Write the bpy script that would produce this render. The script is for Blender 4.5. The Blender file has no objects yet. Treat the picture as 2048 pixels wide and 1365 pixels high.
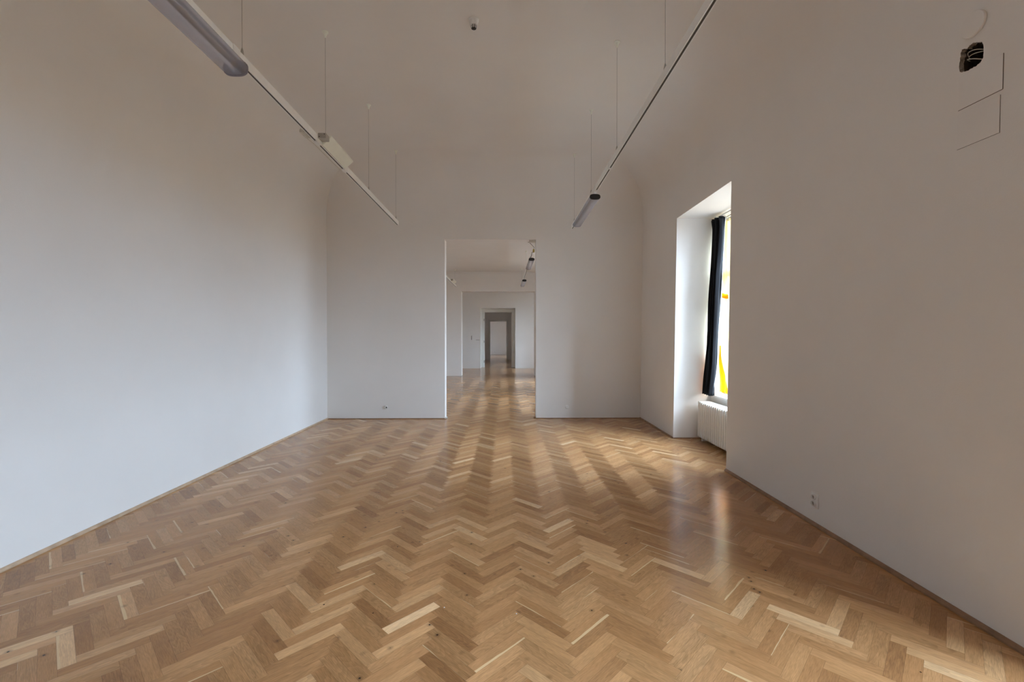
import bpy, bmesh, math, random
from mathutils import Vector, Matrix
R = random.Random(7)
SC = bpy.context.scene
C = SC.collection
PI = math.pi

# ------------------------------------------------------------------ camera, sky, exposure
F_PX = 910.0
cam_d = bpy.data.cameras.new('camera'); cam = bpy.data.objects.new('camera', cam_d); C.objects.link(cam)
cam_d.sensor_width = 36.0; cam_d.lens = F_PX / 2048 * 36.0
cam_d.clip_start = 0.05; cam_d.clip_end = 300
cam.location = (0, 0, 1.6)
cam.rotation_euler = (PI/2 - math.atan(10.5/F_PX), 0, -math.atan(13/F_PX))
SC.camera = cam
vs = SC.view_settings
vs.view_transform = 'Standard'; vs.look = 'None'; vs.gamma = 1.0; vs.use_curve_mapping = False
vs.exposure = 4.25
SC.cycles.max_bounces = 14; SC.cycles.diffuse_bounces = 10; SC.cycles.glossy_bounces = 5
SC.cycles.transmission_bounces = 6; SC.cycles.transparent_max_bounces = 12
SC.cycles.caustics_reflective = False; SC.cycles.caustics_refractive = False
SC.cycles.sample_clamp_indirect = 6.0
SC.cycles.use_denoising = True

w = bpy.data.worlds.new('overcast_sky'); SC.world = w; w.use_nodes = True
nt = w.node_tree; nt.nodes.clear()
out = nt.nodes.new('ShaderNodeOutputWorld'); bg = nt.nodes.new('ShaderNodeBackground')
tc = nt.nodes.new('ShaderNodeTexCoord'); sp = nt.nodes.new('ShaderNodeSeparateXYZ')
mr = nt.nodes.new('ShaderNodeMapRange'); cr = nt.nodes.new('ShaderNodeValToRGB')
nt.links.new(tc.outputs['Generated'], sp.inputs[0]); nt.links.new(sp.outputs['Z'], mr.inputs[0])
mr.inputs[1].default_value = -1; mr.inputs[2].default_value = 1
nt.links.new(mr.outputs[0], cr.inputs[0])
e = cr.color_ramp.elements
e[0].position = 0.0; e[0].color = (0.13, 0.12, 0.10, 1)
e[1].position = 1.0; e[1].color = (0.48, 0.64, 0.88, 1)
q = e.new(0.49); q.color = (0.15, 0.135, 0.115, 1)
q = e.new(0.51); q.color = (0.58, 0.76, 1.0, 1)
# the hidden sun makes one broad part of the cloud cover brighter
dt = nt.nodes.new('ShaderNodeVectorMath'); dt.operation = 'DOT_PRODUCT'
dt.inputs[1].default_value = Vector((1.0, -0.60, 0.95)).normalized()
nt.links.new(tc.outputs['Generated'], dt.inputs[0])
mx_ = nt.nodes.new('ShaderNodeMath'); mx_.operation = 'MAXIMUM'; mx_.inputs[1].default_value = 0.0
pw_ = nt.nodes.new('ShaderNodeMath'); pw_.operation = 'POWER'; pw_.inputs[1].default_value = 8.0
nt.links.new(dt.outputs['Value'], mx_.inputs[0]); nt.links.new(mx_.outputs[0], pw_.inputs[0])
gt_ = nt.nodes.new('ShaderNodeMapRange'); gt_.inputs[1].default_value = 0.0; gt_.inputs[2].default_value = 0.12
nt.links.new(sp.outputs['Z'], gt_.inputs[0])
ml_ = nt.nodes.new('ShaderNodeMath'); ml_.operation = 'MULTIPLY'
nt.links.new(pw_.outputs[0], ml_.inputs[0]); nt.links.new(gt_.outputs[0], ml_.inputs[1])
sc_ = nt.nodes.new('ShaderNodeVectorMath'); sc_.operation = 'SCALE'; sc_.inputs[0].default_value = (1.6, 2.0, 2.5)
nt.links.new(ml_.outputs[0], sc_.inputs['Scale'])
ad_ = nt.nodes.new('ShaderNodeVectorMath'); ad_.operation = 'ADD'
nt.links.new(cr.outputs[0], ad_.inputs[0]); nt.links.new(sc_.outputs[0], ad_.inputs[1])
nt.links.new(ad_.outputs[0], bg.inputs[0]); bg.inputs[1].default_value = 1.25
nt.links.new(bg.outputs[0], out.inputs[0])

WIN = [(-4.28, -2.58), (0.35, 2.05), (5.33, 7.03), (9.75, 11.35), (14.3, 15.9), (20.0, 21.25), (24.0, 25.0), (33.2, 35.2)]   # niches in the window wall (depth from, to); the first is unseen, added for more light
SILL, HEAD = 0.69, 3.42
GX = 3.45          # glass plane
def portal(y0, y1, z0, z1):
    l = bpy.data.lights.new('window_portal', 'AREA'); l.shape = 'RECTANGLE'
    l.size = z1 - z0; l.size_y = y1 - y0; l.cycles.is_portal = True
    o = bpy.data.objects.new('window_portal', l); C.objects.link(o)
    o.location = (GX + 0.40, (y0+y1)/2, (z0+z1)/2); o.rotation_euler = (0, PI/2, 0)
for a, b in WIN:
    portal(a, b, SILL, HEAD)

# ------------------------------------------------------------------ helpers
def fin(name, bm, mat, parent=None, smooth=False, autos=False):
    me = bpy.data.meshes.new(name); bm.normal_update(); bm.to_mesh(me); bm.free()
    mats = mat if isinstance(mat, (list, tuple)) else [mat]
    for m in mats: me.materials.append(m)
    if smooth:
        for p in me.polygons: p.use_smooth = True
    if autos:
        try: me.set_sharp_from_angle(angle=math.radians(35))
        except Exception: pass
    o = bpy.data.objects.new(name, me); C.objects.link(o)
    if parent is not None: o.parent = parent
    return o
def struct(o, label=None):
    o['kind'] = 'structure'
    if label: o['label'] = label
    return o
def tag(o, label, cat, group=None):
    o['label'] = label; o['category'] = cat
    if group: o['group'] = group
    return o
def empty(name, loc, rot=(0,0,0)):
    o = bpy.data.objects.new(name, None); o.empty_display_size = 0.1
    C.objects.link(o); o.location = loc; o.rotation_euler = rot; return o
def quad(bm, pts, mi=0):
    f = bm.faces.new([bm.verts.new(p) for p in pts]); f.material_index = mi; return f
def box(bm, x0, x1, y0, y1, z0, z1, bev=0.0):
    r = bmesh.ops.create_cube(bm, size=1.0)
    vs_ = r['verts']
    for v in vs_:
        v.co = Vector((x0 + (v.co.x+.5)*(x1-x0), y0 + (v.co.y+.5)*(y1-y0), z0 + (v.co.z+.5)*(z1-z0)))
    if bev > 0:
        es = list({e_ for v in vs_ for e_ in v.link_edges})
        bmesh.ops.bevel(bm, geom=es, offset=bev, segments=2, affect='EDGES', profile=0.5)
def tube(bm, pts, r, n=8, cap=True):
    rings = []
    pts = [Vector(p) for p in pts]
    rr = r if isinstance(r, (list, tuple)) else [r]*len(pts)
    up = None
    for i, p in enumerate(pts):
        d = (pts[min(i+1, len(pts)-1)] - pts[max(i-1, 0)]).normalized()
        if up is None:
            up = Vector((0,0,1)) if abs(d.z) < .9 else Vector((1,0,0))
        s = d.cross(up).normalized(); t = s.cross(d).normalized(); up = t
        rings.append([bm.verts.new(p + (s*math.cos(2*PI*k/n) + t*math.sin(2*PI*k/n))*rr[i]) for k in range(n)])
    for a, b in zip(rings, rings[1:]):
        for k in range(n):
            bm.faces.new((a[k], a[(k+1) % n], b[(k+1) % n], b[k]))
    if cap:
        bm.faces.new(rings[0][::-1]); bm.faces.new(rings[-1])
def lathe(bm, prof, axis='Z', org=(0,0,0), n=32):
    rings = []
    for r, h in prof:
        ring = []
        for k in range(n):
            a = 2*PI*k/n; c, s = r*math.cos(a), r*math.sin(a)
            if axis == 'Z': p = (c, s, h)
            elif axis == 'X': p = (h, c, s)
            else: p = (c, h, s)
            ring.append(bm.verts.new(Vector(p)+Vector(org)))
        rings.append(ring)
    for a, b in zip(rings, rings[1:]):
        for k in range(n):
            bm.faces.new((a[k], a[(k+1) % n], b[(k+1) % n], b[k]))
    bm.faces.new(rings[0]); bm.faces.new(rings[-1])
    bmesh.ops.recalc_face_normals(bm, faces=bm.faces[:])
def extr(bm, prof, y0, y1, cap=True):      # closed profile of (x, z) swept along Y
    a = [bm.verts.new((x, y0, z)) for x, z in prof]; b = [bm.verts.new((x, y1, z)) for x, z in prof]
    n = len(prof)
    for k in range(n):
        bm.faces.new((a[k], a[(k+1) % n], b[(k+1) % n], b[k]))
    if cap: bm.faces.new(a[::-1]); bm.faces.new(b)
    bmesh.ops.recalc_face_normals(bm, faces=bm.faces[:])

# ------------------------------------------------------------------ materials
def mat(name, col, rough=0.6, **kw):
    m = bpy.data.materials.new(name); m.use_nodes = True
    b = m.node_tree.nodes['Principled BSDF']
    b.inputs['Base Color'].default_value = (*col, 1); b.inputs['Roughness'].default_value = rough
    for k, v in kw.items(): b.inputs[k].default_value = v
    return m
def noisy(m, scale=6.0, amount=0.06, bump=0.15, bscale=60.0, dist=0.002):
    n = m.node_tree; b = n.nodes['Principled BSDF']; col = tuple(b.inputs['Base Color'].default_value)
    t = n.nodes.new('ShaderNodeTexCoord')
    a = n.nodes.new('ShaderNodeTexNoise'); a.inputs['Scale'].default_value = scale; a.inputs['Detail'].default_value = 5
    n.links.new(t.outputs['Object'], a.inputs['Vector'])
    r = n.nodes.new('ShaderNodeValToRGB')
    r.color_ramp.elements[0].position = .3; r.color_ramp.elements[1].position = .7
    r.color_ramp.elements[0].color = tuple(c*(1-amount) for c in col[:3]) + (1,)
    r.color_ramp.elements[1].color = tuple(min(1, c*(1+amount)) for c in col[:3]) + (1,)
    n.links.new(a.outputs['Fac'], r.inputs[0]); n.links.new(r.outputs[0], b.inputs['Base Color'])
    if bump:
        c = n.nodes.new('ShaderNodeTexNoise'); c.inputs['Scale'].default_value = bscale; c.inputs['Detail'].default_value = 6
        n.links.new(t.outputs['Object'], c.inputs['Vector'])
        u = n.nodes.new('ShaderNodeBump'); u.inputs['Strength'].default_value = bump; u.inputs['Distance'].default_value = dist
        n.links.new(c.outputs['Fac'], u.inputs['Height']); n.links.new(u.outputs[0], b.inputs['Normal'])
    return m
M = {}
M['plaster'] = noisy(mat('white_plaster', (0.80, 0.765, 0.725), 0.9), 1.3, 0.018, 0.35, 140.0, 0.0015)
M['plaster']. node_tree.nodes['Principled BSDF'].inputs['Specular IOR Level'].default_value = 0.2
M['white_metal'] = noisy(mat('white_enamel', (0.80, 0.79, 0.76), 0.35), 20, 0.02, 0)
M['track_white'] = noisy(mat('track_white', (0.86, 0.85, 0.82), 0.45), 20, 0.02, 0)
M['groove'] = mat('track_groove', (0.035, 0.022, 0.012), 0.5)
M['black'] = noisy(mat('black_plastic', (0.012, 0.012, 0.013), 0.4), 20, 0.1, 0)
M['cable'] = mat('steel_cable', (0.16, 0.14, 0.12), 0.5)
M['wire'] = noisy(mat('pale_wire', (0.62, 0.58, 0.50), 0.6), 30, 0.08, 0)
M['brass'] = mat('dull_brass', (0.35, 0.26, 0.08), 0.45, Metallic=0.5)
M['cream'] = noisy(mat('cream_plastic', (0.86, 0.87, 0.77), 0.5), 15, 0.02, 0)
M['grey_plastic'] = noisy(mat('grey_plastic', (0.40, 0.37, 0.32), 0.5), 20, 0.05, 0)
M['radiator'] = noisy(mat('radiator_enamel', (0.80, 0.77, 0.71), 0.35), 12, 0.02, 0)
M['brick'] = noisy(mat('raw_brick_hole', (0.055, 0.035, 0.022), 0.95), 30, 0.6, 1.0, 60, 0.02)
M['raw'] = noisy(mat('broken_plaster', (0.42, 0.35, 0.28), 0.95), 60, 0.4, 1.0, 80, 0.01)
M['facade'] = noisy(mat('grey_facade_render', (0.30, 0.29, 0.27), 0.9), 4, 0.1, 0)
M['seam'] = mat('panel_seam', (0.16, 0.12, 0.09), 0.9)
M['frame_paint'] = noisy(mat('old_white_paint', (0.74, 0.73, 0.68), 0.4), 5, 0.03, 0.1, 40)
M['win_paint'] = noisy(mat('window_paint', (0.78, 0.78, 0.75), 0.4), 8, 0.02, 0)
M['stone'] = noisy(mat('sill_paint', (0.78, 0.77, 0.74), 0.5), 8, 0.02, 0)
M['navy'] = noisy(mat('navy_curtain', (0.0022, 0.0026, 0.0045), 0.7, **{'Specular IOR Level': 0.25}), 40, 0.2, 0.3, 400, 0.001)
M['lit_edge'] = noisy(mat('painted_lit_edge', (0.45, 0.50, 0.58), 0.8), 30, 0.05, 0)  # pale blue stands for window light on a fold edge
M['dust'] = mat('white_speck', (0.8, 0.8, 0.8), 0.8)

def sheer():
    m = bpy.data.materials.new('yellow_sheer'); m.use_nodes = True; n = m.node_tree; n.nodes.clear()
    o = n.nodes.new('ShaderNodeOutputMaterial'); d = n.nodes.new('ShaderNodeBsdfDiffuse'); t = n.nodes.new('ShaderNodeBsdfTranslucent')
    tr = n.nodes.new('ShaderNodeBsdfTransparent')
    for q_ in (d, t): q_.inputs[0].default_value = (.97, .80, .42, 1)
    tr.inputs[0].default_value = (1.0, .93, .74, 1)
    m1 = n.nodes.new('ShaderNodeMixShader'); m1.inputs[0].default_value = .75
    m2 = n.nodes.new('ShaderNodeMixShader'); m2.inputs[0].default_value = .72
    n.links.new(d.outputs[0], m1.inputs[1]); n.links.new(t.outputs[0], m1.inputs[2])
    n.links.new(m1.outputs[0], m2.inputs[1]); n.links.new(tr.outputs[0], m2.inputs[2]); n.links.new(m2.outputs[0], o.inputs[0])
    return m
M['sheer'] = sheer()
def orange():
    m = bpy.data.materials.new('orange_cloth'); m.use_nodes = True; n = m.node_tree; n.nodes.clear()
    o = n.nodes.new('ShaderNodeOutputMaterial'); d = n.nodes.new('ShaderNodeBsdfDiffuse'); t = n.nodes.new('ShaderNodeBsdfTranslucent')
    for q_ in (d, t): q_.inputs[0].default_value = (.94, .47, .06, 1)
    m1 = n.nodes.new('ShaderNodeMixShader'); m1.inputs[0].default_value = .75
    n.links.new(d.outputs[0], m1.inputs[1]); n.links.new(t.outputs[0], m1.inputs[2]); n.links.new(m1.outputs[0], o.inputs[0])
    return m
M['orange'] = orange()
def thin(name, col, ior, rough, haze):
    m = bpy.data.materials.new(name); m.use_nodes = True; n = m.node_tree; n.nodes.clear()
    o = n.nodes.new('ShaderNodeOutputMaterial'); tr = n.nodes.new('ShaderNodeBsdfTransparent'); tr.inputs[0].default_value = (*col, 1)
    g = n.nodes.new('ShaderNodeBsdfGlossy'); g.inputs['Roughness'].default_value = rough
    lw = n.nodes.new('ShaderNodeLayerWeight'); lw.inputs['Blend'].default_value = 0.5    # facing, the same from both sides
    pw = n.nodes.new('ShaderNodeMath'); pw.operation = 'POWER'; pw.inputs[1].default_value = 5.0
    ma = n.nodes.new('ShaderNodeMath'); ma.operation = 'MULTIPLY_ADD'; ma.inputs[1].default_value = 0.9; ma.inputs[2].default_value = ior
    n.links.new(lw.outputs['Facing'], pw.inputs[0]); n.links.new(pw.outputs[0], ma.inputs[0])
    mx = n.nodes.new('ShaderNodeMixShader')
    n.links.new(ma.outputs[0], mx.inputs[0]); n.links.new(tr.outputs[0], mx.inputs[1]); n.links.new(g.outputs[0], mx.inputs[2])
    last = mx
    if haze:
        d = n.nodes.new('ShaderNodeBsdfTranslucent'); d.inputs[0].default_value = (.80, .80, .88, 1)
        d2 = n.nodes.new('ShaderNodeBsdfDiffuse'); d2.inputs[0].default_value = (.74, .74, .82, 1)
        ad = n.nodes.new('ShaderNodeMixShader'); ad.inputs[0].default_value = .5
        n.links.new(d.outputs[0], ad.inputs[1]); n.links.new(d2.outputs[0], ad.inputs[2])
        m3 = n.nodes.new('ShaderNodeMixShader'); m3.inputs[0].default_value = haze
        n.links.new(mx.outputs[0], m3.inputs[1]); n.links.new(ad.outputs[0], m3.inputs[2]); last = m3
    n.links.new(last.outputs[0], o.inputs[0])
    return m
M['glass'] = thin('window_glass', (.97, .98, .97), 0.07, 0.0, 0)
M['diffuser'] = thin('ribbed_diffuser', (.82, .82, .88), 0.05, 0.15, 0.32)

def parquet():
    m = bpy.data.materials.new('oak_parquet'); m.use_nodes = True; n = m.node_tree; n.nodes.clear()
    N = lambda t: n.nodes.new('ShaderNode' + t)
    L = n.links.new
    def math_(op, a, b=None, clamp=False):
        x = N('Math'); x.operation = op; x.use_clamp = clamp
        for i, v in enumerate((a, b)):
            if v is None: continue
            if isinstance(v, (int, float)): x.inputs[i].default_value = v
            else: L(v, x.inputs[i])
        return x.outputs[0]
    uv = N('UVMap'); uv.uv_map = 'UVMap'
    ra = N('Attribute'); ra.attribute_name = 'rnd'; rs = N('SeparateColor'); L(ra.outputs['Color'], rs.inputs[0])
    su = N('SeparateXYZ'); L(uv.outputs[0], su.inputs[0])
    r1, r2, r3 = rs.outputs[0], rs.outputs[1], rs.outputs[2]
    off = N('CombineXYZ')
    L(math_('MULTIPLY', r1, 37.0), off.inputs[0]); L(math_('MULTIPLY', r2, 53.0), off.inputs[1]); L(math_('MULTIPLY', r3, 71.0), off.inputs[2])
    ad = N('VectorMath'); ad.operation = 'ADD'; L(uv.outputs[0], ad.inputs[0]); L(off.outputs[0], ad.inputs[1])
    def stretched(sx, sy, scale, detail, dist=0.0):
        mu = N('VectorMath'); mu.operation = 'MULTIPLY'; L(ad.outputs[0], mu.inputs[0]); mu.inputs[1].default_value = (sx, sy, 1)
        t = N('TexNoise'); t.inputs['Scale'].default_value = scale; t.inputs['Detail'].default_value = detail
        t.inputs['Distortion'].default_value = dist; L(mu.outputs[0], t.inputs['Vector']); return t.outputs['Fac']
    fine = stretched(1.0, 14.0, 22.0, 6, 0.3)
    broad = stretched(1.0, 5.0, 6.0, 3, 0.8)
    flame = stretched(0.5, 2.2, 5.0, 1, 0.0)
    # cathedral rings
    ring = math_('FRACT', math_('MULTIPLY', flame, 16.0))
    ringd = math_('MULTIPLY', math_('SUBTRACT', 1.0, ring), 0.16)
    ringd = math_('MULTIPLY', ringd, math_('GREATER_THAN', r3, 0.55))
    tone = N('ValToRGB'); L(r1, tone.inputs[0])
    el = tone.color_ramp.elements
    stops = [(0.0, (0.245, 0.118, 0.045)), (0.12, (0.285, 0.141, 0.055)), (0.5, (0.325, 0.168, 0.068)), (0.85, (0.365, 0.197, 0.084)), (0.96, (0.42, 0.245, 0.115)), (1.0, (0.50, 0.33, 0.18))]
    el[0].position, el[0].color = stops[0][0], (*stops[0][1], 1)
    el[1].position, el[1].color = stops[-1][0], (*stops[-1][1], 1)
    for p, c in stops[1:-1]:
        x = el.new(p); x.color = (*c, 1)
    k = math_('ADD', 0.36, math_('MULTIPLY', fine, 0.85))
    k = math_('ADD', k, math_('MULTIPLY', broad, 0.42))
    k = math_('SUBTRACT', k, ringd)
    mul = N('VectorMath'); mul.operation = 'SCALE'; L(tone.outputs[0], mul.inputs[0]); L(math_('MULTIPLY', k, 1.3), mul.inputs['Scale'])
    # pale sapwood strip along one edge of some planks
    v = su.outputs[1]; u = su.outputs[0]
    wob = math_('MULTIPLY', math_('SUBTRACT', stretched(1.0, 0.0, 4.0, 2), 0.5), 0.03)
    edge = math_('ADD', math_('ADD', v, wob), math_('MULTIPLY', r3, 0.02))
    sap = math_('MULTIPLY', math_('LESS_THAN', edge, 0.014), math_('GREATER_THAN', r2, 0.84))
    mxs = N('Mix'); mxs.data_type = 'RGBA'; L(math_('MULTIPLY', sap, 0.75), mxs.inputs[0]); L(mul.outputs[0], mxs.inputs[6]); mxs.inputs[7].default_value = (0.66, 0.47, 0.26, 1)
    # knots
    vo = N('TexVoronoi'); vo.inputs['Scale'].default_value = 9.0; vo.feature = 'F1'; L(ad.outputs[0], vo.inputs['Vector'])
    kn = math_('LESS_THAN', vo.outputs['Distance'], 0.05)
    halo = math_('SUBTRACT', 1.0, math_('DIVIDE', vo.outputs['Distance'], 0.20), True)
    halo = math_('MULTIPLY', math_('MULTIPLY', halo, 0.5), math_('GREATER_THAN', r2, 0.45))
    kn = math_('MULTIPLY', kn, math_('GREATER_THAN', r2, 0.35))
    kf = math_('MAXIMUM', kn, halo)
    mxk = N('Mix'); mxk.data_type = 'RGBA'; L(kf, mxk.inputs[0]); L(mxs.outputs[2], mxk.inputs[6]); mxk.inputs[7].default_value = (0.035, 0.018, 0.009, 1)
    # seams: uv in metres; plank edges at u = 0, LEN and v = 0, WID
    eu = math_('MINIMUM', u, math_('SUBTRACT', PLK_L, u)); ev = math_('MINIMUM', v, math_('SUBTRACT', PLK_W, v))
    seam = math_('LESS_THAN', math_('MINIMUM', eu, ev), 0.00055)
    mxe = N('Mix'); mxe.data_type = 'RGBA'; L(math_('MULTIPLY', seam, 0.55), mxe.inputs[0]); L(mxk.outputs[2], mxe.inputs[6]); mxe.inputs[7].default_value = (0.06, 0.032, 0.015, 1)
    col = mxe.outputs[2]
    # slight unevenness of the varnish
    geo = N('NewGeometry'); nb = N('TexNoise'); nb.inputs['Scale'].default_value = 3.0; nb.inputs['Detail'].default_value = 4
    L(geo.outputs['Position'], nb.inputs['Vector'])
    bp = N('Bump'); bp.inputs['Strength'].default_value = 0.25; bp.inputs['Distance'].default_value = 0.002
    hh = math_('ADD', math_('MULTIPLY', fine, 0.10), math_('ADD', math_('MULTIPLY', r2, 0.3), math_('MULTIPLY', nb.outputs['Fac'], 1.0)))
    L(hh, bp.inputs['Height'])
    rough = math_('ADD', 0.13, math_('MULTIPLY', nb.outputs['Fac'], 0.12))
    df = N('BsdfDiffuse'); L(col, df.inputs['Color']); df.inputs['Roughness'].default_value = 0.3
    tg = N('Tangent'); tg.direction_type = 'UV_MAP'; tg.uv_map = 'UVMap'
    gl = N('BsdfAnisotropic'); gl.inputs['Roughness'].default_value = 0.72; gl.inputs['Anisotropy'].default_value = 0.55
    gl.inputs['Rotation'].default_value = 0.0; L(tg.outputs[0], gl.inputs['Tangent'])
    br = N('VectorMath'); br.operation = 'MULTIPLY_ADD'; L(col, br.inputs[0]); br.inputs[1].default_value = (1.35, 1.35, 1.35); br.inputs[2].default_value = (0.08, 0.07, 0.055); L(br.outputs[0], gl.inputs['Color'])
    m1 = N('MixShader'); m1.inputs[0].default_value = 0.16; L(df.outputs[0], m1.inputs[1]); L(gl.outputs[0], m1.inputs[2])
    co = N('BsdfGlossy') if hasattr(bpy.types, 'ShaderNodeBsdfGlossy') else N('BsdfAnisotropic')
    L(rough, co.inputs['Roughness']); L(bp.outputs[0], co.inputs['Normal'])
    fr = N('Fresnel'); fr.inputs['IOR'].default_value = 1.42; L(bp.outputs[0], fr.inputs['Normal'])
    m2 = N('MixShader'); L(fr.outputs[0], m2.inputs[0]); L(m1.outputs[0], m2.inputs[1]); L(co.outputs[0], m2.inputs[2])
    o = N('OutputMaterial'); L(m2.outputs[0], o.inputs[0])
    return m
PLK_L, PLK_W = 0.3462, 0.0673
M['oak'] = parquet()
M['skirt'] = noisy(mat('oak_strip', (0.50, 0.35, 0.23), 0.45), 12, 0.2, 0.2, 60)
M['skirt_dark'] = noisy(mat('dark_oak_strip', (0.27, 0.15, 0.08), 0.5), 12, 0.3, 0.2, 60)

# ------------------------------------------------------------------ the building shell
LX = -3.42
BACK = 8.77; T1 = 0.22
NEAR = -6.4
SPR, CR = 3.94, 0.83          # spring of the cove and its radius
def XR(z): return 2.61 + 0.013*z

# floor: herringbone of separate planks
def herringbone(x0, x1, y0, y1, name):
    bm = bmesh.new(); uvl = bm.loops.layers.uv.new('UVMap'); cl = bm.loops.layers.float_color.new('rnd')
    s = math.sqrt(.5)
    # plank frame: a axis = (s, s), b axis = (-s, s) in world x, y; column step along y
    ox, oy = -0.139 - 0.2448*0.0, 1.0
    L_, W_ = PLK_L, PLK_W
    def world(a, b): return (ox + (a - b)*s, oy + (a + b)*s)
    step = W_*math.sqrt(2); per = L_*math.sqrt(2)
    nj = int((x1-x0)/per) + 4; ni = int((y1-y0)/step) + 14
    j0 = int((x0-ox)/per) - 2; i0 = int((y0-oy)/step) - 8
    rr = random.Random(11)
    for j in range(j0, j0+nj):
        for i in range(i0, i0+ni):
            a0 = i*W_ + j*L_; b0 = i*W_ - j*L_
            for kind in (0, 1):
                if kind == 0: cs = [(a0, b0), (a0+L_, b0), (a0+L_, b0+W_), (a0, b0+W_)]; uvs = [(0,0),(L_,0),(L_,W_),(0,W_)]
                else: cs = [(a0, b0+W_), (a0+W_, b0+W_), (a0+W_, b0+W_+L_), (a0, b0+W_+L_)]; uvs = [(0,0),(0,W_),(L_,W_),(L_,0)]
                pts = [world(*c) for c in cs]
                r_ = (rr.random(), rr.random(), rr.random())
                cx = sum(p[0] for p in pts)/4; cy = sum(p[1] for p in pts)/4
                if cx < x0-.3 or cx > x1+.3 or cy < y0-.3 or cy > y1+.3: continue
                f = bm.faces.new([bm.verts.new((px, py, 0)) for px, py in pts])
                for lp, uvv in zip(f.loops, uvs):
                    lp[uvl].uv = uvv; lp[cl] = (*r_, 1)
    for co, no in (((x0,0,0),(-1,0,0)), ((x1,0,0),(1,0,0)), ((0,y0,0),(0,-1,0)), ((0,y1,0),(0,1,0))):
        bmesh.ops.bisect_plane(bm, geom=bm.verts[:]+bm.edges[:]+bm.faces[:], plane_co=co, plane_no=no, clear_outer=True)
    bm.normal_update()
    for f in bm.faces:
        if f.normal.z < 0: f.normal_flip()
    return struct(fin(name, bm, M['oak']), 'honey brown oak herringbone parquet with a satin varnish')
herringbone(-4.3, 3.25, NEAR, 39.2, 'floor')

# left walls
def plain(name, pts, m='plaster', label=None):
    bm = bmesh.new(); quad(bm, pts); return struct(fin(name, bm, M[m]), label)
plain('wall_left', [(LX, NEAR, 0), (LX, BACK, 0), (LX, BACK, SPR), (LX, NEAR, SPR)], label='long blank white plaster wall')
plain('wall_left.001', [(-3.9, BACK+T1, 0), (-3.9, 18.1, 0), (-3.9, 18.1, 4.13), (-3.9, BACK+T1, 4.13)])
plain('wall_left.002', [(-3.4, 18.6, 0), (-3.4, 22.3, 0), (-3.4, 22.3, 4.1), (-3.4, 18.6, 4.1)])
plain('wall_left.003', [(-3.0, 22.9, 0), (-3.0, 30.3, 0), (-3.0, 30.3, 3.9), (-3.0, 22.9, 3.9)])
plain('wall_left.004', [(-3.0, 30.6, 0), (-3.0, 39.1, 0), (-3.0, 39.1, 3.9), (-3.0, 30.6, 3.9)])
plain('wall_front', [(LX, NEAR, 0), (LX, NEAR, 4.8), (XR(3), NEAR, 4.8), (XR(3), NEAR, 0)])
plain('wall_back.003', [(-3.0, 39.0, 0), (3.0, 39.0, 0), (3.0, 39.0, 3.9), (-3.0, 39.0, 3.9)], label='white end wall of the last room')

# cross walls with a door opening
def cross_wall(name, y0, y1, x0, x1, top, dx0, dx1, dz, label):
    bm = bmesh.new()
    box(bm, x0, dx0, y0, y1, 0, top); box(bm, dx1, x1, y0, y1, 0, top); box(bm, dx0, dx1, y0, y1, dz, top)
    bmesh.ops.remove_doubles(bm, verts=bm.verts[:], dist=1e-5)
    # drop the inner faces between the three blocks
    kill = []
    for f in bm.faces:
        c = f.calc_center_median()
        if abs(f.normal.x) > .9 and min(abs(c.x-dx0), abs(c.x-dx1)) < 1e-4 and c.z > dz: kill.append(f)
    bmesh.ops.delete(bm, geom=kill, context='FACES_ONLY')
    return struct(fin(name, bm, M['plaster']), label)
cross_wall('wall_back', BACK, BACK+T1, -3.95, 2.75, 4.75, -1.166, 0.588, 3.45, 'white plaster end wall with a tall square doorway')
cross_wall('wall_back.001', 18.1, 18.6, -3.95, 2.75, 4.2, -1.754, 1.17, 3.366, 'white wall of the second room with a wide opening')
cross_wall('wall_back.002', 22.3, 23.0, -3.45, 2.75, 4.2, -1.225, 0.478, 2.96, 'bluish white wall of the third room with a framed doorway')
cross_wall('wall_back.004', 30.3, 30.6, -3.1, 2.75, 4.0, -1.13, 0.18, 2.67, 'white wall of the fourth room with a narrow doorway')

# window wall: one sheet per room with holes for the niches and the broken cavity
HOLE = [(555,410),(575,402),(600,398),(622,372),(650,352),(685,343),(725,338),(742,360),(744,420),(742,470),(722,512),(698,532),(650,562),(612,588),(575,594),(545,600),(535,575),(540,500),(545,450)]
def px_to_right(x, y):
    # place a photo pixel on the (slightly leaning) window wall
    z = 3.0
    for _ in range(20):
        d = XR(z)*910/(x-1011); z = 1.6 + (672-y)*d/910
    return Vector((XR(z), d, z))
_h = []
for (xa, ya), (xb, yb) in zip(HOLE, HOLE[1:] + HOLE[:1]):
    for q_ in range(4):
        f_ = q_/4; rough_edge = 4.5 if xa < 700 else 1.5
        _h.append((xa+(xb-xa)*f_ + R.uniform(-rough_edge, rough_edge), ya+(yb-ya)*f_ + R.uniform(-rough_edge, rough_edge)))
HOLE = _h
hole3 = [px_to_right(1800+px/4.266, py/4.266) for px, py in HOLE]
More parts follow.
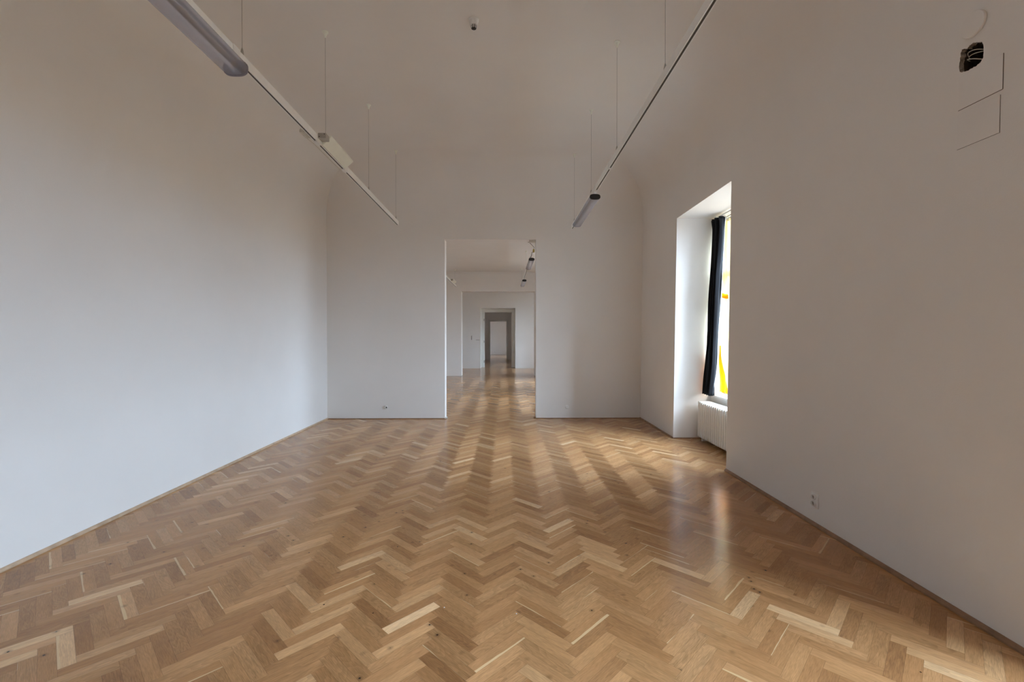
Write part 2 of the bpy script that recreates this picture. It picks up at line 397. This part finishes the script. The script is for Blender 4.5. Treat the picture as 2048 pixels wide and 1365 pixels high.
def window_wall(name, y0, y1, top, wins, holes=(), label=None):
    bm = bmesh.new(); ed = []
    def loop(pts):
        v = [bm.verts.new(p) for p in pts]
        for a, b in zip(v, v[1:]+v[:1]): ed.append(bm.edges.new((a, b)))
    ws = sorted(wins)
    # outer outline steps round the niches, which stand on the floor
    out_ = [(XR(0), y0, 0)]
    for a, b in ws: out_ += [(XR(0), a, 0), (XR(HEAD), a, HEAD), (XR(HEAD), b, HEAD), (XR(0), b, 0)]
    out_ += [(XR(0), y1, 0), (XR(top), y1, top), (XR(top), y0, top)]
    loop(out_)
    for h in holes: loop(h)
    bmesh.ops.triangle_fill(bm, use_beauty=True, use_dissolve=False, edges=ed)
    for a, b in ws:      # niche reveals, parapet and sill
        P = 3.2
        quad(bm, [(XR(0), a, 0), (GX+.1, a, 0), (GX+.1, a, HEAD), (XR(HEAD), a, HEAD)])
        quad(bm, [(XR(0), b, 0), (XR(HEAD), b, HEAD), (GX+.1, b, HEAD), (GX+.1, b, 0)])
        quad(bm, [(XR(HEAD), a, HEAD), (GX+.1, a, HEAD), (GX+.1, b, HEAD), (XR(HEAD), b, HEAD)])
        quad(bm, [(P, a, 0), (P, b, 0), (P, b, SILL-.02), (P, a, SILL-.02)])
        quad(bm, [(P, a, SILL-.02), (P, b, SILL-.02), (GX+.1, b, SILL-.02), (GX+.1, a, SILL-.02)])
        E = GX+.42   # outer reveal, splayed a little, beyond the glass
        quad(bm, [(GX+.1, a, SILL-.02), (E, a, SILL-.06), (E, a, HEAD+.12), (GX+.1, a, HEAD)], 1)
        quad(bm, [(GX+.1, b, SILL-.02), (E, b, SILL-.06), (E, b, HEAD+.12), (GX+.1, b, HEAD)], 1)
        quad(bm, [(GX+.1, a, HEAD), (E, a, HEAD+.12), (E, b, HEAD+.12), (GX+.1, b, HEAD)], 1)
        quad(bm, [(GX+.1, a, SILL-.02), (E, a, SILL-.06), (E, b, SILL-.06), (GX+.1, b, SILL-.02)], 1)
    bmesh.ops.recalc_face_normals(bm, faces=bm.faces[:])
    return struct(fin(name, bm, [M['plaster'], M['facade']]), label)
window_wall('wall_right', NEAR, BACK, SPR, WIN[:3], [hole3], 'white plaster window wall with a deep window niche')
window_wall('wall_right.001', BACK+T1, 18.1, 4.2, WIN[3:5])
window_wall('wall_right.002', 18.6, 22.3, 4.2, WIN[5:6])
window_wall('wall_right.003', 23.0, 30.3, 4.0, WIN[6:7])
window_wall('wall_right.004', 30.6, 39.1, 4.0, WIN[7:8])

# coved ceiling of the main room
def cove():
    bm = bmesh.new(); n = 20
    x0, x1, y0, y1 = LX, XR(SPR), NEAR, BACK
    def ring(t):
        i = CR*(1-math.cos(t)); z = SPR + CR*math.sin(t)
        return [(x0+i, y0+i, z), (x1-i, y0+i, z), (x1-i, y1-i, z), (x0+i, y1-i, z)]
    for side in range(4):
        prev = None
        for k in range(n+1):
            r_ = ring(PI/2*k/n); a, b = bm.verts.new(r_[side]), bm.verts.new(r_[(side+1) % 4])
            if prev: bm.faces.new((prev[0], prev[1], b, a))
            prev = (a, b)
    top = ring(PI/2); f = quad(bm, top)
    bmesh.ops.recalc_face_normals(bm, faces=bm.faces[:])
    return struct(fin('ceiling', bm, M['plaster'], smooth=True), 'white plaster ceiling with wide coved edges')
cove()
plain('ceiling.001', [(-3.95, BACK+.1, 4.13), (2.75, BACK+.1, 4.13), (2.75, 18.2, 4.13), (-3.95, 18.2, 4.13)])
plain('ceiling.002', [(-3.45, 18.5, 4.1), (2.75, 18.5, 4.1), (2.75, 22.4, 4.1), (-3.45, 22.4, 4.1)])
plain('ceiling.003', [(-3.1, 22.9, 3.9), (2.75, 22.9, 3.9), (2.75, 30.4, 3.9), (-3.1, 30.4, 3.9)])
plain('ceiling.004', [(-3.1, 30.5, 3.9), (2.75, 30.5, 3.9), (2.75, 39.1, 3.9), (-3.1, 39.1, 3.9)])
bm = bmesh.new(); box(bm, -3.9, 2.66, 18.06, 18.1, 4.08, 4.13, .008)
struct(fin('trim_1', bm, M['plaster']), 'thin plaster moulding under the second room ceiling')

# skirting strips
def strip(name, y0, y1, fx, sgn, m, h=0.024, t=0.020):
    bm = bmesh.new(); pr = [(0,0),(t,0),(t,h*.35),(t*.75,h*.7),(t*.35,h),(0,h)]
    extr(bm, [(fx+sgn*a, b) for a, b in pr], y0, y1)
    return struct(fin(name, bm, m))
strip('baseboard_left', NEAR, BACK, LX, 1, M['skirt'])
rb = strip('baseboard_right', WIN[1][1], WIN[2][0], XR(0), -1, M['skirt_dark'], .028, .022)
strip('baseboard_right.001', WIN[2][1], BACK, XR(0), -1, M['skirt_dark'], .022, .018)
def cross_strip(name, x0, x1, y, m, h=.014, t=.012):
    bm = bmesh.new(); box(bm, x0, x1, y-t, y, 0, h, .003); return struct(fin(name, bm, m))
cross_strip('baseboard_back', LX+.02, -1.166, BACK, M['skirt_dark'])
cross_strip('baseboard_back.001', .588, XR(0)-.02, BACK, M['skirt_dark'])
cross_strip('baseboard_back.002', XR(0), 3.2, WIN[2][1], M['skirt_dark'], .016, .012)

# windows
def make_window(idx, a, b):
    bm = bmesh.new(); f = .055
    zs, zt = SILL, HEAD
    box(bm, GX-.03, GX+.03, a, a+f, zs, zt, .004); box(bm, GX-.03, GX+.03, b-f, b, zs, zt, .004)
    box(bm, GX-.03, GX+.03, a+f, b-f, zs, zs+f+.02, .004); box(bm, GX-.03, GX+.03, a+f, b-f, zt-f, zt, .004)
    m_ = (a+b)/2
    box(bm, GX-.04, GX+.03, m_-.045, m_+.045, zs+f+.02, zt-f, .006)
    box(bm, GX-.035, GX+.03, a+f, m_-.045, 2.52, 2.60, .005); box(bm, GX-.035, GX+.03, m_+.045, b-f, 2.52, 2.60, .005)
    w_ = struct(fin('window_%d' % idx, bm, M['win_paint']), 'white painted casement window in the deep niche')
    bm = bmesh.new(); quad(bm, [(GX, a+.03, zs+.03), (GX, b-.03, zs+.03), (GX, b-.03, zt-.03), (GX, a+.03, zt-.03)])
    fin('pane', bm, M['glass'], w_)
    bm = bmesh.new(); box(bm, 3.17, GX+.02, a+.002, b-.002, SILL-.02, SILL+.005, .004)
    fin('sill', bm, M['stone'], w_)
    bm = bmesh.new(); tube(bm, [(GX-.045, m_, 1.75), (GX-.075, m_, 1.75), (GX-.075, m_, 1.66)], .008)
    fin('handle', bm, M['brass'], w_, True)
for i, (a, b) in enumerate(WIN): make_window(i+1, a, b)

# door frames further along the enfilade
def door_frame(name, y, x0, x1, top, wdt, dep, label, hinges):
    bm = bmesh.new()
    box(bm, x0, x0+wdt, y, y+dep, 0, top-wdt, .008); box(bm, x1-wdt, x1, y, y+dep, 0, top-wdt, .008); box(bm, x0, x1, y, y+dep, top-wdt, top, .008)
    # raised outer bead
    box(bm, x0, x0+.03, y-.02, y, 0, top, .004); box(bm, x1-.03, x1, y-.02, y, 0, top, .004); box(bm, x0+.03, x1-.03, y-.02, y, top-.03, top, .004)
    o = struct(fin(name, bm, M['frame_paint']), label)
    for z in hinges:
        h = bmesh.new(); lathe(h, [(.012, -.06), (.012, .06)], 'Z', (x0+wdt-.03, y-.012, z), 10)
        fin('hinge', h, M['cable'], o)
    return o
door_frame('door_1', 22.95, -1.215, .468, 2.95, .165, .08, 'old white door frame without a leaf in the third wall', (.3, 1.3, 2.4))
door_frame('door_2', 30.25, -1.13, .18, 2.67, .12, .08, 'narrow door frame deep in the row of rooms', ())
def edge_line(name, y, x0, x1, top, t=.015):
    bm = bmesh.new()
    box(bm, x0-t, x0, y-.008, y, 0, top+t); box(bm, x1, x1+t, y-.008, y, 0, top+t); box(bm, x0, x1, y-.008, y, top, top+t)
    struct(fin(name, bm, M['frame_paint']), 'thin pale edge strip round the doorway')
edge_line('trim_2', 22.3, -1.225, .478, 2.96)

# remains of the old door frame in the first doorway
bm = bmesh.new(); box(bm, -1.166, -1.128, BACK+.01, BACK+.07, 0, .03, .008)
tag(fin('door_stop', bm, M['frame_paint']), 'small white lump on the floor at the left jamb of the doorway', 'door stop')
bm = bmesh.new(); box(bm, .545, .588, BACK+.01, BACK+.08, 0, .03, .008)
tag(fin('door_stop', bm, M['skirt_dark']), 'small brown wooden stub on the floor at the right jamb of the doorway', 'door stop')
bm = bmesh.new(); box(bm, .46, .587, BACK+.03, BACK+.16, 3.418, 3.449, .004)
struct(fin('trim_3', bm, M['wire']), 'beige leftover plate in the top corner of the doorway')

# ------------------------------------------------------------------ tracks
CEIL = SPR + CR
def make_track(x, zb, y0, y1, cab, ceil, label, joints=(), grp='suspended lighting tracks', side=1):
    W2, H = .017, .068
    t = empty('lighting_track', (x, (y0+y1)/2, zb)); oy = -(y0+y1)/2
    bm = bmesh.new()
    extr(bm, [(-W2,0),(-.0085,0),(-.0085,.014),(.0085,.014),(.0085,0),(W2,0),(W2,H),(-W2,H)], y0+oy, y1+oy)
    fin('rail', bm, M['track_white'], t)
    bm = bmesh.new(); extr(bm, [(-.0083,.002),(.0083,.002),(.0083,.0138),(-.0083,.0138)], y0+oy+.004, y1+oy-.004)
    fin('conductor_slot', bm, M['groove'], t)
    bm = bmesh.new(); box(bm, -W2-.001, W2+.001, y1+oy, y1+oy+.006, -.001, H+.001, .001)
    fin('end_cap', bm, M['white_metal'], t)
    for j, wd in joints:
        bm = bmesh.new(); box(bm, -W2-.006, W2+.006, j+oy-wd/2, j+oy+wd/2, -.008, H+.004, .004)
        fin('joint_cover', bm, M['white_metal'], t)
    for c in cab:
        bm = bmesh.new(); tube(bm, [(0, c+oy, H), (0, c+oy, ceil-zb-.01)], .0012, 6)
        k = fin('cable', bm, M['cable'], t)
        bm = bmesh.new(); lathe(bm, [(.011, H-.002), (.011, H+.022), (.007, H+.045), (.002, H+.06)], 'Z', (0, c+oy, 0), 12)
        fin('cable_gripper', bm, M['grey_plastic'], k, True, True)
        bm = bmesh.new(); lathe(bm, [(.003, ceil-zb-.06), (.010, ceil-zb-.05), (.022, ceil-zb-.012), (.033, ceil-zb-.004), (.033, ceil-zb)], 'Z', (0, c+oy, 0), 20)
        fin('ceiling_cup', bm, M['cream'], k, True, True)
    tag(t, label, 'lighting track', grp)
    return t
make_track(-1.88, 3.53, -1.2, 7.98, (.3, 1.8, 3.30, 4.81, 6.31, 7.86), CEIL, 'white lighting track hanging on the left of the main room, carrying a slanted box', [(3.2,.08),(4.60,.10),(5.36,.10)])
make_track(1.205, 3.53, -1.2, 8.22, (.4, 1.9, 3.44, 4.93, 6.41, 7.97), CEIL, 'white lighting track with dark slot hanging on the right of the main room', [(5.25,.03),(6.06,.06)])
make_track(.615, 3.50, 10.72, 17.75, (13.6, 17.2), 4.13, 'thin lighting track seen at top right through the doorway', [], 'lighting tracks in the second room')
make_track(-1.93, 3.50, 11.0, 17.85, (12.0, 14.4, 17.4), 4.13, 'short stretch of lighting track at upper left through the doorway', [], 'lighting tracks in the second room')

# ------------------------------------------------------------------ tube lights
def sg(v): return math.copysign(abs(v)**.72, v)
def ell(a, b, n=48, z=0): return [(a*sg(math.cos(2*PI*k/n)), z + b*sg(math.sin(2*PI*k/n))) for k in range(n)]
def tube_light(x, zc, y0, y1, label, grp, a=.076, b=.040, near_black=True, z_track=3.53):
    t = empty('tube_light', (x, (y0+y1)/2, zc)); h = (y1-y0)/2
    bm = bmesh.new()
    n = 72; pr = []
    for k in range(n):
        an = 2*PI*k/n; rp = 1 + .012*math.cos(12*an)
        pr.append((a*rp*sg(math.cos(an)), b*rp*sg(math.sin(an))))
    extr(bm, pr, -h, h, cap=False)
    d = fin('diffuser', bm, M['diffuser'], t, True)
    bm = bmesh.new(); extr(bm, [(-.030,-.002),(.030,-.002),(.024,.012),(-.024,.012)], -h+.02, h-.02); fin('reflector', bm, M['grey_plastic'], t)
    bm = bmesh.new(); lathe(bm, [(.010, -h+.03), (.013, -h+.05), (.013, h-.05), (.010, h-.03)], 'Y', (0, 0, -.018), 16)
    fin('fluorescent_tube', bm, M['track_white'], t, True, True)
    for s in (-1, 1):
        bm = bmesh.new(); extr(bm, ell(a*1.02, b*1.08), s*h - .008, s*h + .008)
        fin('end_cap', bm, M['black'] if s < 0 else M['cap_grey'], t)
    for s in (-1, 1):
        bm = bmesh.new(); box(bm, -.016, .016, s*h*.98-.02, s*h*.98+.02, b*.8, z_track-zc, .003)
        fin('bracket', bm, M['white_metal'], t)
    tag(t, label, 'tube light', grp)
    return t
M['cap_grey'] = noisy(mat('translucent_grey_cap', (0.20, 0.19, 0.23), 0.5), 20, 0.05, 0)
tube_light(-1.88, 3.465, 1.72, 3.22, 'large grey fluorescent tube light under the left track at the top edge', 'fluorescent tube lights', a=.082, b=.050)
tube_light(1.195, 3.455, 6.08, 7.60, 'slim tube light with black end cap under the right track', 'fluorescent tube lights', a=.070, b=.034)
tube_light(.63, 3.445, 11.0, 12.5, 'nearer of the two black-capped tube lights seen through the doorway', 'tube lights in the second room', a=.070, b=.034, z_track=3.50)
tube_light(.63, 3.445, 15.2, 16.8, 'farther of the two black-capped tube lights seen through the doorway', 'tube lights in the second room', a=.070, b=.034, z_track=3.50)
# white lamp holder below the far end of the big left light
# power cable dangling into the second room track
t = empty('power_cable', (.66, 10.6, 3.57))
bm = bmesh.new(); tube(bm, [(-.30,0,.56), (-.16,0,.22), (-.085,0,.185), (.010,0,.085), (-.01,0,.02), (-.035,.12,-.04)], .006, 8)
fin('flex', bm, M['cable'], t, True)
bm = bmesh.new(); lathe(bm, [(.010, -.035), (.022, -.025), (.024, .03), (.010, .05)], 'Z', (-.005, 0, 0), 14)
fin('connector', bm, M['brass'], t, True, True)
tag(t, 'loose bent power cable with yellowish connector above the nearer far-room light', 'cable')

# slanted box on the left tracks
def slant_box(x, zb, y0, y1, label, scale=1.0):
    t = empty('slanted_light_box', (x, (y0+y1)/2, zb)); h = (y1-y0)/2
    bm = bmesh.new(); extr(bm, [(.024,.004),(.116,.082),(.116,.100),(.024,.100)], -h, h)
    bmesh.ops.bevel(bm, geom=[e_ for e_ in bm.edges], offset=.003, segments=2, affect='EDGES')
    fin('housing', bm, M['cream'], t)
    bm = bmesh.new()
    box(bm, .020, .100, -h-.10, -h-.006, .030, .085, .006)
    fin('connector_block', bm, M['grey_plastic'], t)
    for (sx, sz) in ((.035, .045), (.085, .07)):
        bm = bmesh.new(); lathe(bm, [(.004, -h-.106), (.004, -h-.098)], 'Y', (sx, 0, sz), 8)
        fin('screw', bm, M['black'], t)
    tag(t, label, 'light box')
slant_box(-1.88, 3.53, 4.66, 5.32, 'slanted cream box clipped to the left track of the main room')
slant_box(-1.93, 3.50, 16.0, 16.9, 'small pale box on the far track at upper left in the doorway')
# thin wire running under the left track
bm = bmesh.new(); tube(bm, [(-1.915, 4.30, 3.535), (-1.925, 4.45, 3.515), (-1.915, 4.58, 3.520), (-1.912, 4.9, 3.517), (-1.912, 5.2, 3.519), (-1.906, 5.36, 3.525)], .004, 8)
tag(fin('thin_wire', bm, M['wire'], None, True), 'thin pale wire slung along the underside of the left track beside the box', 'wire')
bm = bmesh.new(); box(bm, -1.955, -1.90, 4.36, 4.50, 3.53, 3.56, .006)
tag(fin('track_adapter', bm, M['wire']), 'small grey adapter on the outer side of the left track before the box', 'adapter')

# ------------------------------------------------------------------ smoke detector
t = empty('smoke_detector', (-.317, 4.60, CEIL))
bm = bmesh.new(); lathe(bm, [(.046, -.018), (.052, -.012), (.052, 0)], 'Z', n=40); fin('base', bm, M['white_metal'], t, True, True)
bm = bmesh.new(); lathe(bm, [(.034, -.062), (.040, -.055), (.044, -.022), (.046, -.018)], 'Z', n=40); fin('body', bm, M['white_metal'], t, True, True)
bm = bmesh.new(); lathe(bm, [(.020, -.094), (.026, -.090), (.033, -.062)], 'Z', n=32); fin('sensing_chamber', bm, M['black'], t, True, True)
for z, r_ in ((-.068, .0335), (-.081, .0300)):
    bm = bmesh.new(); lathe(bm, [(r_-.008, z-.003), (r_, z-.003), (r_, z+.002), (r_-.008, z+.002)], 'Z', n=32)
    fin('guard_ring', bm, M['white_metal'], t)
for k in range(8):
    a = 2*PI*k/8
    bm = bmesh.new(); tube(bm, [(.034*math.cos(a), .034*math.sin(a), -.060), (.024*math.cos(a), .024*math.sin(a), -.094)], .0025, 6)
    fin('rib', bm, M['white_metal'], t)
tag(t, 'small white smoke detector with black slotted tip on the ceiling', 'smoke detector')

# ------------------------------------------------------------------ things on the window wall
LEAN = math.atan(.013)
def on_right(name, y, z): return empty(name, (XR(z), y, z), (0, LEAN, 0))
t = on_right('round_cover', 2.556, 3.362)
bm = bmesh.new(); lathe(bm, [(.064, 0), (.064, -.004), (.069, -.004), (.069, -.014), (.066, -.017)], 'X', n=48); fin('lid', bm, M['plaster'], t, True, True)
tag(t, 'round white cover lid high on the right wall above the hole', 'cover')

bm = bmesh.new()
n = len(hole3); ins = [bm.verts.new(p) for p in hole3]; cen = sum(hole3, Vector())/n
mid = [bm.verts.new(p + Vector((.03, 0, 0)) + (p-cen)*.02 + Vector((0, R.uniform(-.004,.004), R.uniform(-.004,.004)))) for p in hole3]
bk = [bm.verts.new(p + Vector((.13, 0, 0)) - (p-cen)*.05) for p in hole3]
for k in range(n):
    f = bm.faces.new((ins[k], ins[(k+1) % n], mid[(k+1) % n], mid[k])); f.material_index = 0
    f = bm.faces.new((mid[k], mid[(k+1) % n], bk[(k+1) % n], bk[k])); f.material_index = 1
f = bm.faces.new(bk); f.material_index = 1
hole = fin('wall_hole', bm, [M['raw'], M['brick']])
tag(hole, 'ragged dark hole broken into the upper right wall with loose wires inside', 'hole')
def hp(px, py, dx):
    p = px_to_right(1800+px/4.266, py/4.266); return p + Vector((dx, 0, 0))
for pts in ([(548,478,.05),(590,440,.012),(640,412,.006),(690,402,.010),(738,405,.05)], [(552,482,.05),(600,466,.014),(660,435,.010),(735,402,.05)],
            [(552,505,.05),(590,492,.01),(640,484,.008),(700,486,.012),(738,492,.05)]):
    ctl = [hp(*p) for p in pts]; ctl = [ctl[0]] + ctl + [ctl[-1]]; sm = []
    for a_, b_, c_, d_ in zip(ctl, ctl[1:], ctl[2:], ctl[3:]):
        for q_ in range(6):
            u = q_/6; sm.append(.5*((2*b_) + (c_-a_)*u + (2*a_-5*b_+4*c_-d_)*u*u + (3*b_-a_-3*c_+d_)*u**3))
    bm = bmesh.new(); tube(bm, sm + [ctl[-1]], .0022, 8)
    fin('wire', bm, M['wire'], hole, True)

def access_panel(y0, y1, z0, z1, label, sides):
    t = on_right('access_panel', (y0+y1)/2, (z0+z1)/2); hy, hz = (y1-y0)/2, (z1-z0)/2
    bm = bmesh.new(); box(bm, -.0025, .004, -hy, hy, -hz, hz, .001); fin('plate', bm, M['plaster'], t)
    bm = bmesh.new()
    for s, th in sides.items():
        if s == 'b': box(bm, -.0030, .002, -hy, hy, -hz-th, -hz)
        if s == 't': box(bm, -.0012, .002, -hy, hy, hz, hz+th)
        if s == 'n': box(bm, -.0030, .002, -hy-th, -hy, -hz, hz)
        if s == 'f': box(bm, -.0012, .002, hy, hy+th, -hz, hz*.92)
    fin('open_seam', bm, M['seam'], t)
    tag(t, label, 'access panel')
access_panel(2.40, 2.637, 2.915, 3.105, 'upper painted-over square panel with a dark lower seam right of the hole', {'b': .0022, 'n': .0018, 'f': .0007, 't': .0004})
access_panel(2.41, 2.64, 2.688, 2.890, 'lower painted-over square panel below the other one on the right wall', {'b': .0007, 'n': .0004, 'f': .0003, 't': .0003})

t = on_right('wall_socket', 3.785, .213)
bm = bmesh.new(); box(bm, -.012, 0, -.042, .042, -.065, .065, .004); fin('plate', bm, M['white_metal'], t)
for z in (-.027, .027):
    bm = bmesh.new(); lathe(bm, [(.024, -.012), (.024, -.026), (.020, -.026), (.019, -.013)], 'X', (0, 0, z), 28); s = fin('socket_ring', bm, M['white_metal'], t, True, True)
    bm = bmesh.new(); lathe(bm, [(.0185, -.0135), (.0185, -.0125)], 'X', (0, 0, z), 24); fin('socket_well', bm, M['grey_plastic'], s)
    for dy in (-.0095, .0095):
        bm = bmesh.new(); lathe(bm, [(.0028, -.0145), (.0028, -.0138)], 'X', (0, dy, z), 10); fin('pin_hole', bm, M['black'], s)
tag(t, 'white double socket low on the right wall above the floor', 'wall socket')

def round_socket(x, y, z, label, dark=True):
    t = empty('wall_socket', (x, y, z))
    bm = bmesh.new(); lathe(bm, [(.034, 0), (.034, -.008), (.029, -.012), (.018, -.012)], 'Y', n=32); fin('cover', bm, M['white_metal'], t, True, True)
    if dark:
        bm = bmesh.new(); lathe(bm, [(.013, -.011), (.013, -.016)], 'Y', (.008, 0, 0), 20); fin('socket_hole', bm, M['black'], t)
        bm = bmesh.new(); tube(bm, [(-.020, -.014, .03), (-.034, -.014, .005), (-.022, -.014, -.026)], .005, 8); fin('loose_rim', bm, M['grey_plastic'], t)
    tag(t, label, 'wall socket')
round_socket(-2.295, BACK, .222, 'small round white socket low on the back wall left of the doorway')
round_socket(1.19, BACK, .222, 'faint round blank cover low on the back wall right of the doorway', False)
round_socket(-.90, 39.0, .22, 'tiny round socket low on the farthest end wall')

t = empty('access_panel', (-1.45, 22.3, 1.50))
bm = bmesh.new(); box(bm, -.20, .20, -.004, 0, -.10, .22, .001); fin('plate', bm, M['plaster'], t)
bm = bmesh.new(); box(bm, -.225, -.20, -.006, 0, -.10, .10); fin('open_seam', bm, M['seam'], t)
bm = bmesh.new(); box(bm, 0, .18, -.006, 0, -.115, -.10); fin('open_seam', bm, M['seam'], t)
tag(t, 'small painted panel beside the distant framed doorway', 'access panel')

# ------------------------------------------------------------------ radiator in the niche
ZB, ZT = .055, .60
t = empty('radiator', (3.04, 6.23, 0))
def section_bm():
    bm = bmesh.new()
    for cx in (-.082, -.027, .028, .083):
        # flattened upright column with rounded shoulders
        prof = [(ZB+.012, .55), (ZB+.03, .95), (ZB+.06, 1.0), (ZT-.06, 1.0), (ZT-.035, .95), (ZT-.02, .6)]
        rings = []
        for z, s in prof:
            rings.append([bm.verts.new((cx + .019*s*math.cos(2*PI*k/12), .0195*s*math.sin(2*PI*k/12), z)) for k in range(12)])
        for a, b in zip(rings, rings[1:]):
            for k in range(12): bm.faces.new((a[k], a[(k+1) % 12], b[(k+1) % 12], b[k]))
        bm.faces.new(rings[0][::-1]); bm.faces.new(rings[-1])
    for z0, z1 in ((ZB, ZB+.055), (ZT-.05, ZT)):
        box(bm, -.100, .100, -.0235, .0235, z0, z1, .017)
    bmesh.ops.recalc_face_normals(bm, faces=bm.faces[:])
    return bm
first = fin('section', section_bm(), M['radiator'], t, True, True)
NS = 22; first.location = (0, -.66, 0)
for k in range(1, NS):
    c = first.copy(); C.objects.link(c); c.parent = t; c.location = (0, -.66 + k*.0632, 0)
for z in (ZB+.028, ZT-.026):
    bm = bmesh.new(); lathe(bm, [(.018, -.70), (.018, .70)], 'Y', (0, 0, z), 16); fin('header_pipe', bm, M['radiator'], t, True, True)
for y in (-.62, .62):
    bm = bmesh.new(); box(bm, -.06, .06, y-.012, y+.012, 0, ZB+.01, .003); fin('foot', bm, M['radiator'], t)
for y in (-.45, .45):
    bm = bmesh.new(); box(bm, .10, .162, y-.012, y+.012, .45, .48, .003); fin('wall_bracket', bm, M['radiator'], t)
tag(t, 'white column radiator standing in the window niche below the curtains', 'radiator')

# ------------------------------------------------------------------ curtains
def cloth(name, mat_, path, x_of, parent=None, nz=60, z0=.71, z1=3.36, thick=.0025):
    """path: list of (dx, y) at rest; x_of(z, dx, y, s) gives position"""
    bm = bmesh.new(); grid = []
    for i in range(nz+1):
        z = z0 + (z1-z0)*i/nz
        grid.append([bm.verts.new(x_of(z, dx, y, k/(len(path)-1))) for k, (dx, y) in enumerate(path)])
    for a, b in zip(grid, grid[1:]):
        for k in range(len(path)-1): bm.faces.new((a[k], a[k+1], b[k+1], b[k]))
    o = fin(name, bm, mat_, parent, True)
    if thick:
        md = o.modifiers.new('thickness', 'SOLIDIFY'); md.thickness = thick
    return o
def wave_path(y0, y1, amp, folds, n, ph=0.0):
    return [(amp*math.sin(2*PI*folds*k/n + ph)*(1+.25*math.sin(5.1*k/n*folds)), y0 + (y1-y0)*k/n) for k in range(n+1)]
def lean(z):
    s = max(0, (3.3-z)/2.6); return -.135*s**1.25
def dark_x(z, dx, y, s):
    hd = max(0, (z-3.22)/.14)                    # pinched header, wider at the very top
    yy = 6.80 + (y-6.80)*(1.0 - .10*math.sin(PI*min(1, (3.36-z)/2.65)) + .08*hd)
    am = 1.0 + .25*math.sin(3.1*z+7*s) * .3 + .30*hd
    return (3.205 + dx*am + lean(z) + .006*math.sin(4*z+9*s), yy + .008*math.sin(6*z+11*s), z)
t = empty('dark_curtain', (0, 0, 0))
cloth('curtain_panel', M['navy'], wave_path(6.995, 6.665, .055, 4, 96), dark_x, t)
def lit_edge_x(z, dx, y, s):
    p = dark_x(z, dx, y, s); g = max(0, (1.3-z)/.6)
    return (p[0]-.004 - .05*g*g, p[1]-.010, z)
cloth('fold_lit_edge', M['lit_edge'], [(.045, 6.712), (.030, 6.704), (.036, 6.696)], lit_edge_x, t)  # added strip, coloured like a fold edge catching the window light
tag(t, 'black floor-sweeping curtain bunched at the far side of the window niche', 'curtain')
t['label'] = 'black curtain bunched at the far side of the window niche'
dark = t
t2 = dark.copy(); C.objects.link(t2); t2.location = (0, WIN[1][1]-WIN[2][1], 0)      # unseen copy, added in the nearer niche to dim the foreground floor
t2['label'] = 'unseen black curtain added in the nearer window niche to dim the floor light'
for ch in list(dark.children):
    c = ch.copy(); C.objects.link(c); c.parent = t2
def yel_x(z, dx, y, s):
    tie = math.exp(-((z-2.22)/.10)**2)           # drawn in at mid height
    flare = max(0, (1.7-z)/1.0)**1.5
    yy = 6.99 + (y-6.99)*(1.0 - .12*tie + .22*math.sin(2.2*z) * .25 + .30*flare)
    return (3.335 + dx*(1+.4*math.sin(2.5*z)) + .012*math.sin(5*z+4*s), yy, z)
t = empty('yellow_curtain', (0, 0, 0))
cloth('sheer_panel', M['sheer'], wave_path(6.99, 6.66, .028, 3, 110, 1.0), yel_x, t, z0=.74, z1=3.34, thick=0)
def tie_x(z, dx, y, s):
    return (3.335 + .026*math.cos(2*PI*s), 6.86 + .10*math.sin(2*PI*s), z + .02*math.sin(2*PI*s))
cloth('tie_band', M['orange'], [(0, 0)]*29, tie_x, t, nz=4, z0=2.17, z1=2.235, thick=.002)
def low_x(z, dx, y, s):
    g = max(0, (1.45-z)/.7)
    return (3.30 + dx + .01*math.sin(9*z), 6.97 - (6.97-y)*(.10+.95*g), z)
cloth('lower_fold', M['orange'], wave_path(6.97, 6.72, .012, 2, 40), low_x, t, nz=30, z0=.735, z1=1.45, thick=.001)
tag(t, 'sheer yellow curtain hanging behind the black one against the window', 'curtain')
t = empty('curtain_rail', (3.2, 6.18, 3.38))
for dx in (0, .12):
    bm = bmesh.new(); box(bm, dx-.012, dx+.012, -.84, .84, -.010, .012, .003); fin('rail', bm, M['white_metal'], t)
for y in (-.7, 0, .7):
    bm = bmesh.new(); box(bm, -.02, .14, y-.012, y+.012, .012, .040, .003); fin('bracket', bm, M['white_metal'], t)
tag(t, 'white double curtain rail under the head of the window niche', 'curtain rail')

# specks left on the floor
for px, py in ((888, 1219), (1033, 1233)):
    d = 1.6*910/(py-672); x = (px-1011)*d/910
    bm = bmesh.new(); bmesh.ops.create_icosphere(bm, subdivisions=1, radius=.004); bmesh.ops.scale(bm, verts=bm.verts[:], vec=(1, 1, .5)); bmesh.ops.translate(bm, verts=bm.verts[:], vec=(x, d, .002))
    tag(fin('plaster_crumb', bm, M['dust']), 'tiny white crumb on the parquet, %s' % ('the left one' if px < 900 else 'the right one'), 'crumb', 'white crumbs on the parquet')
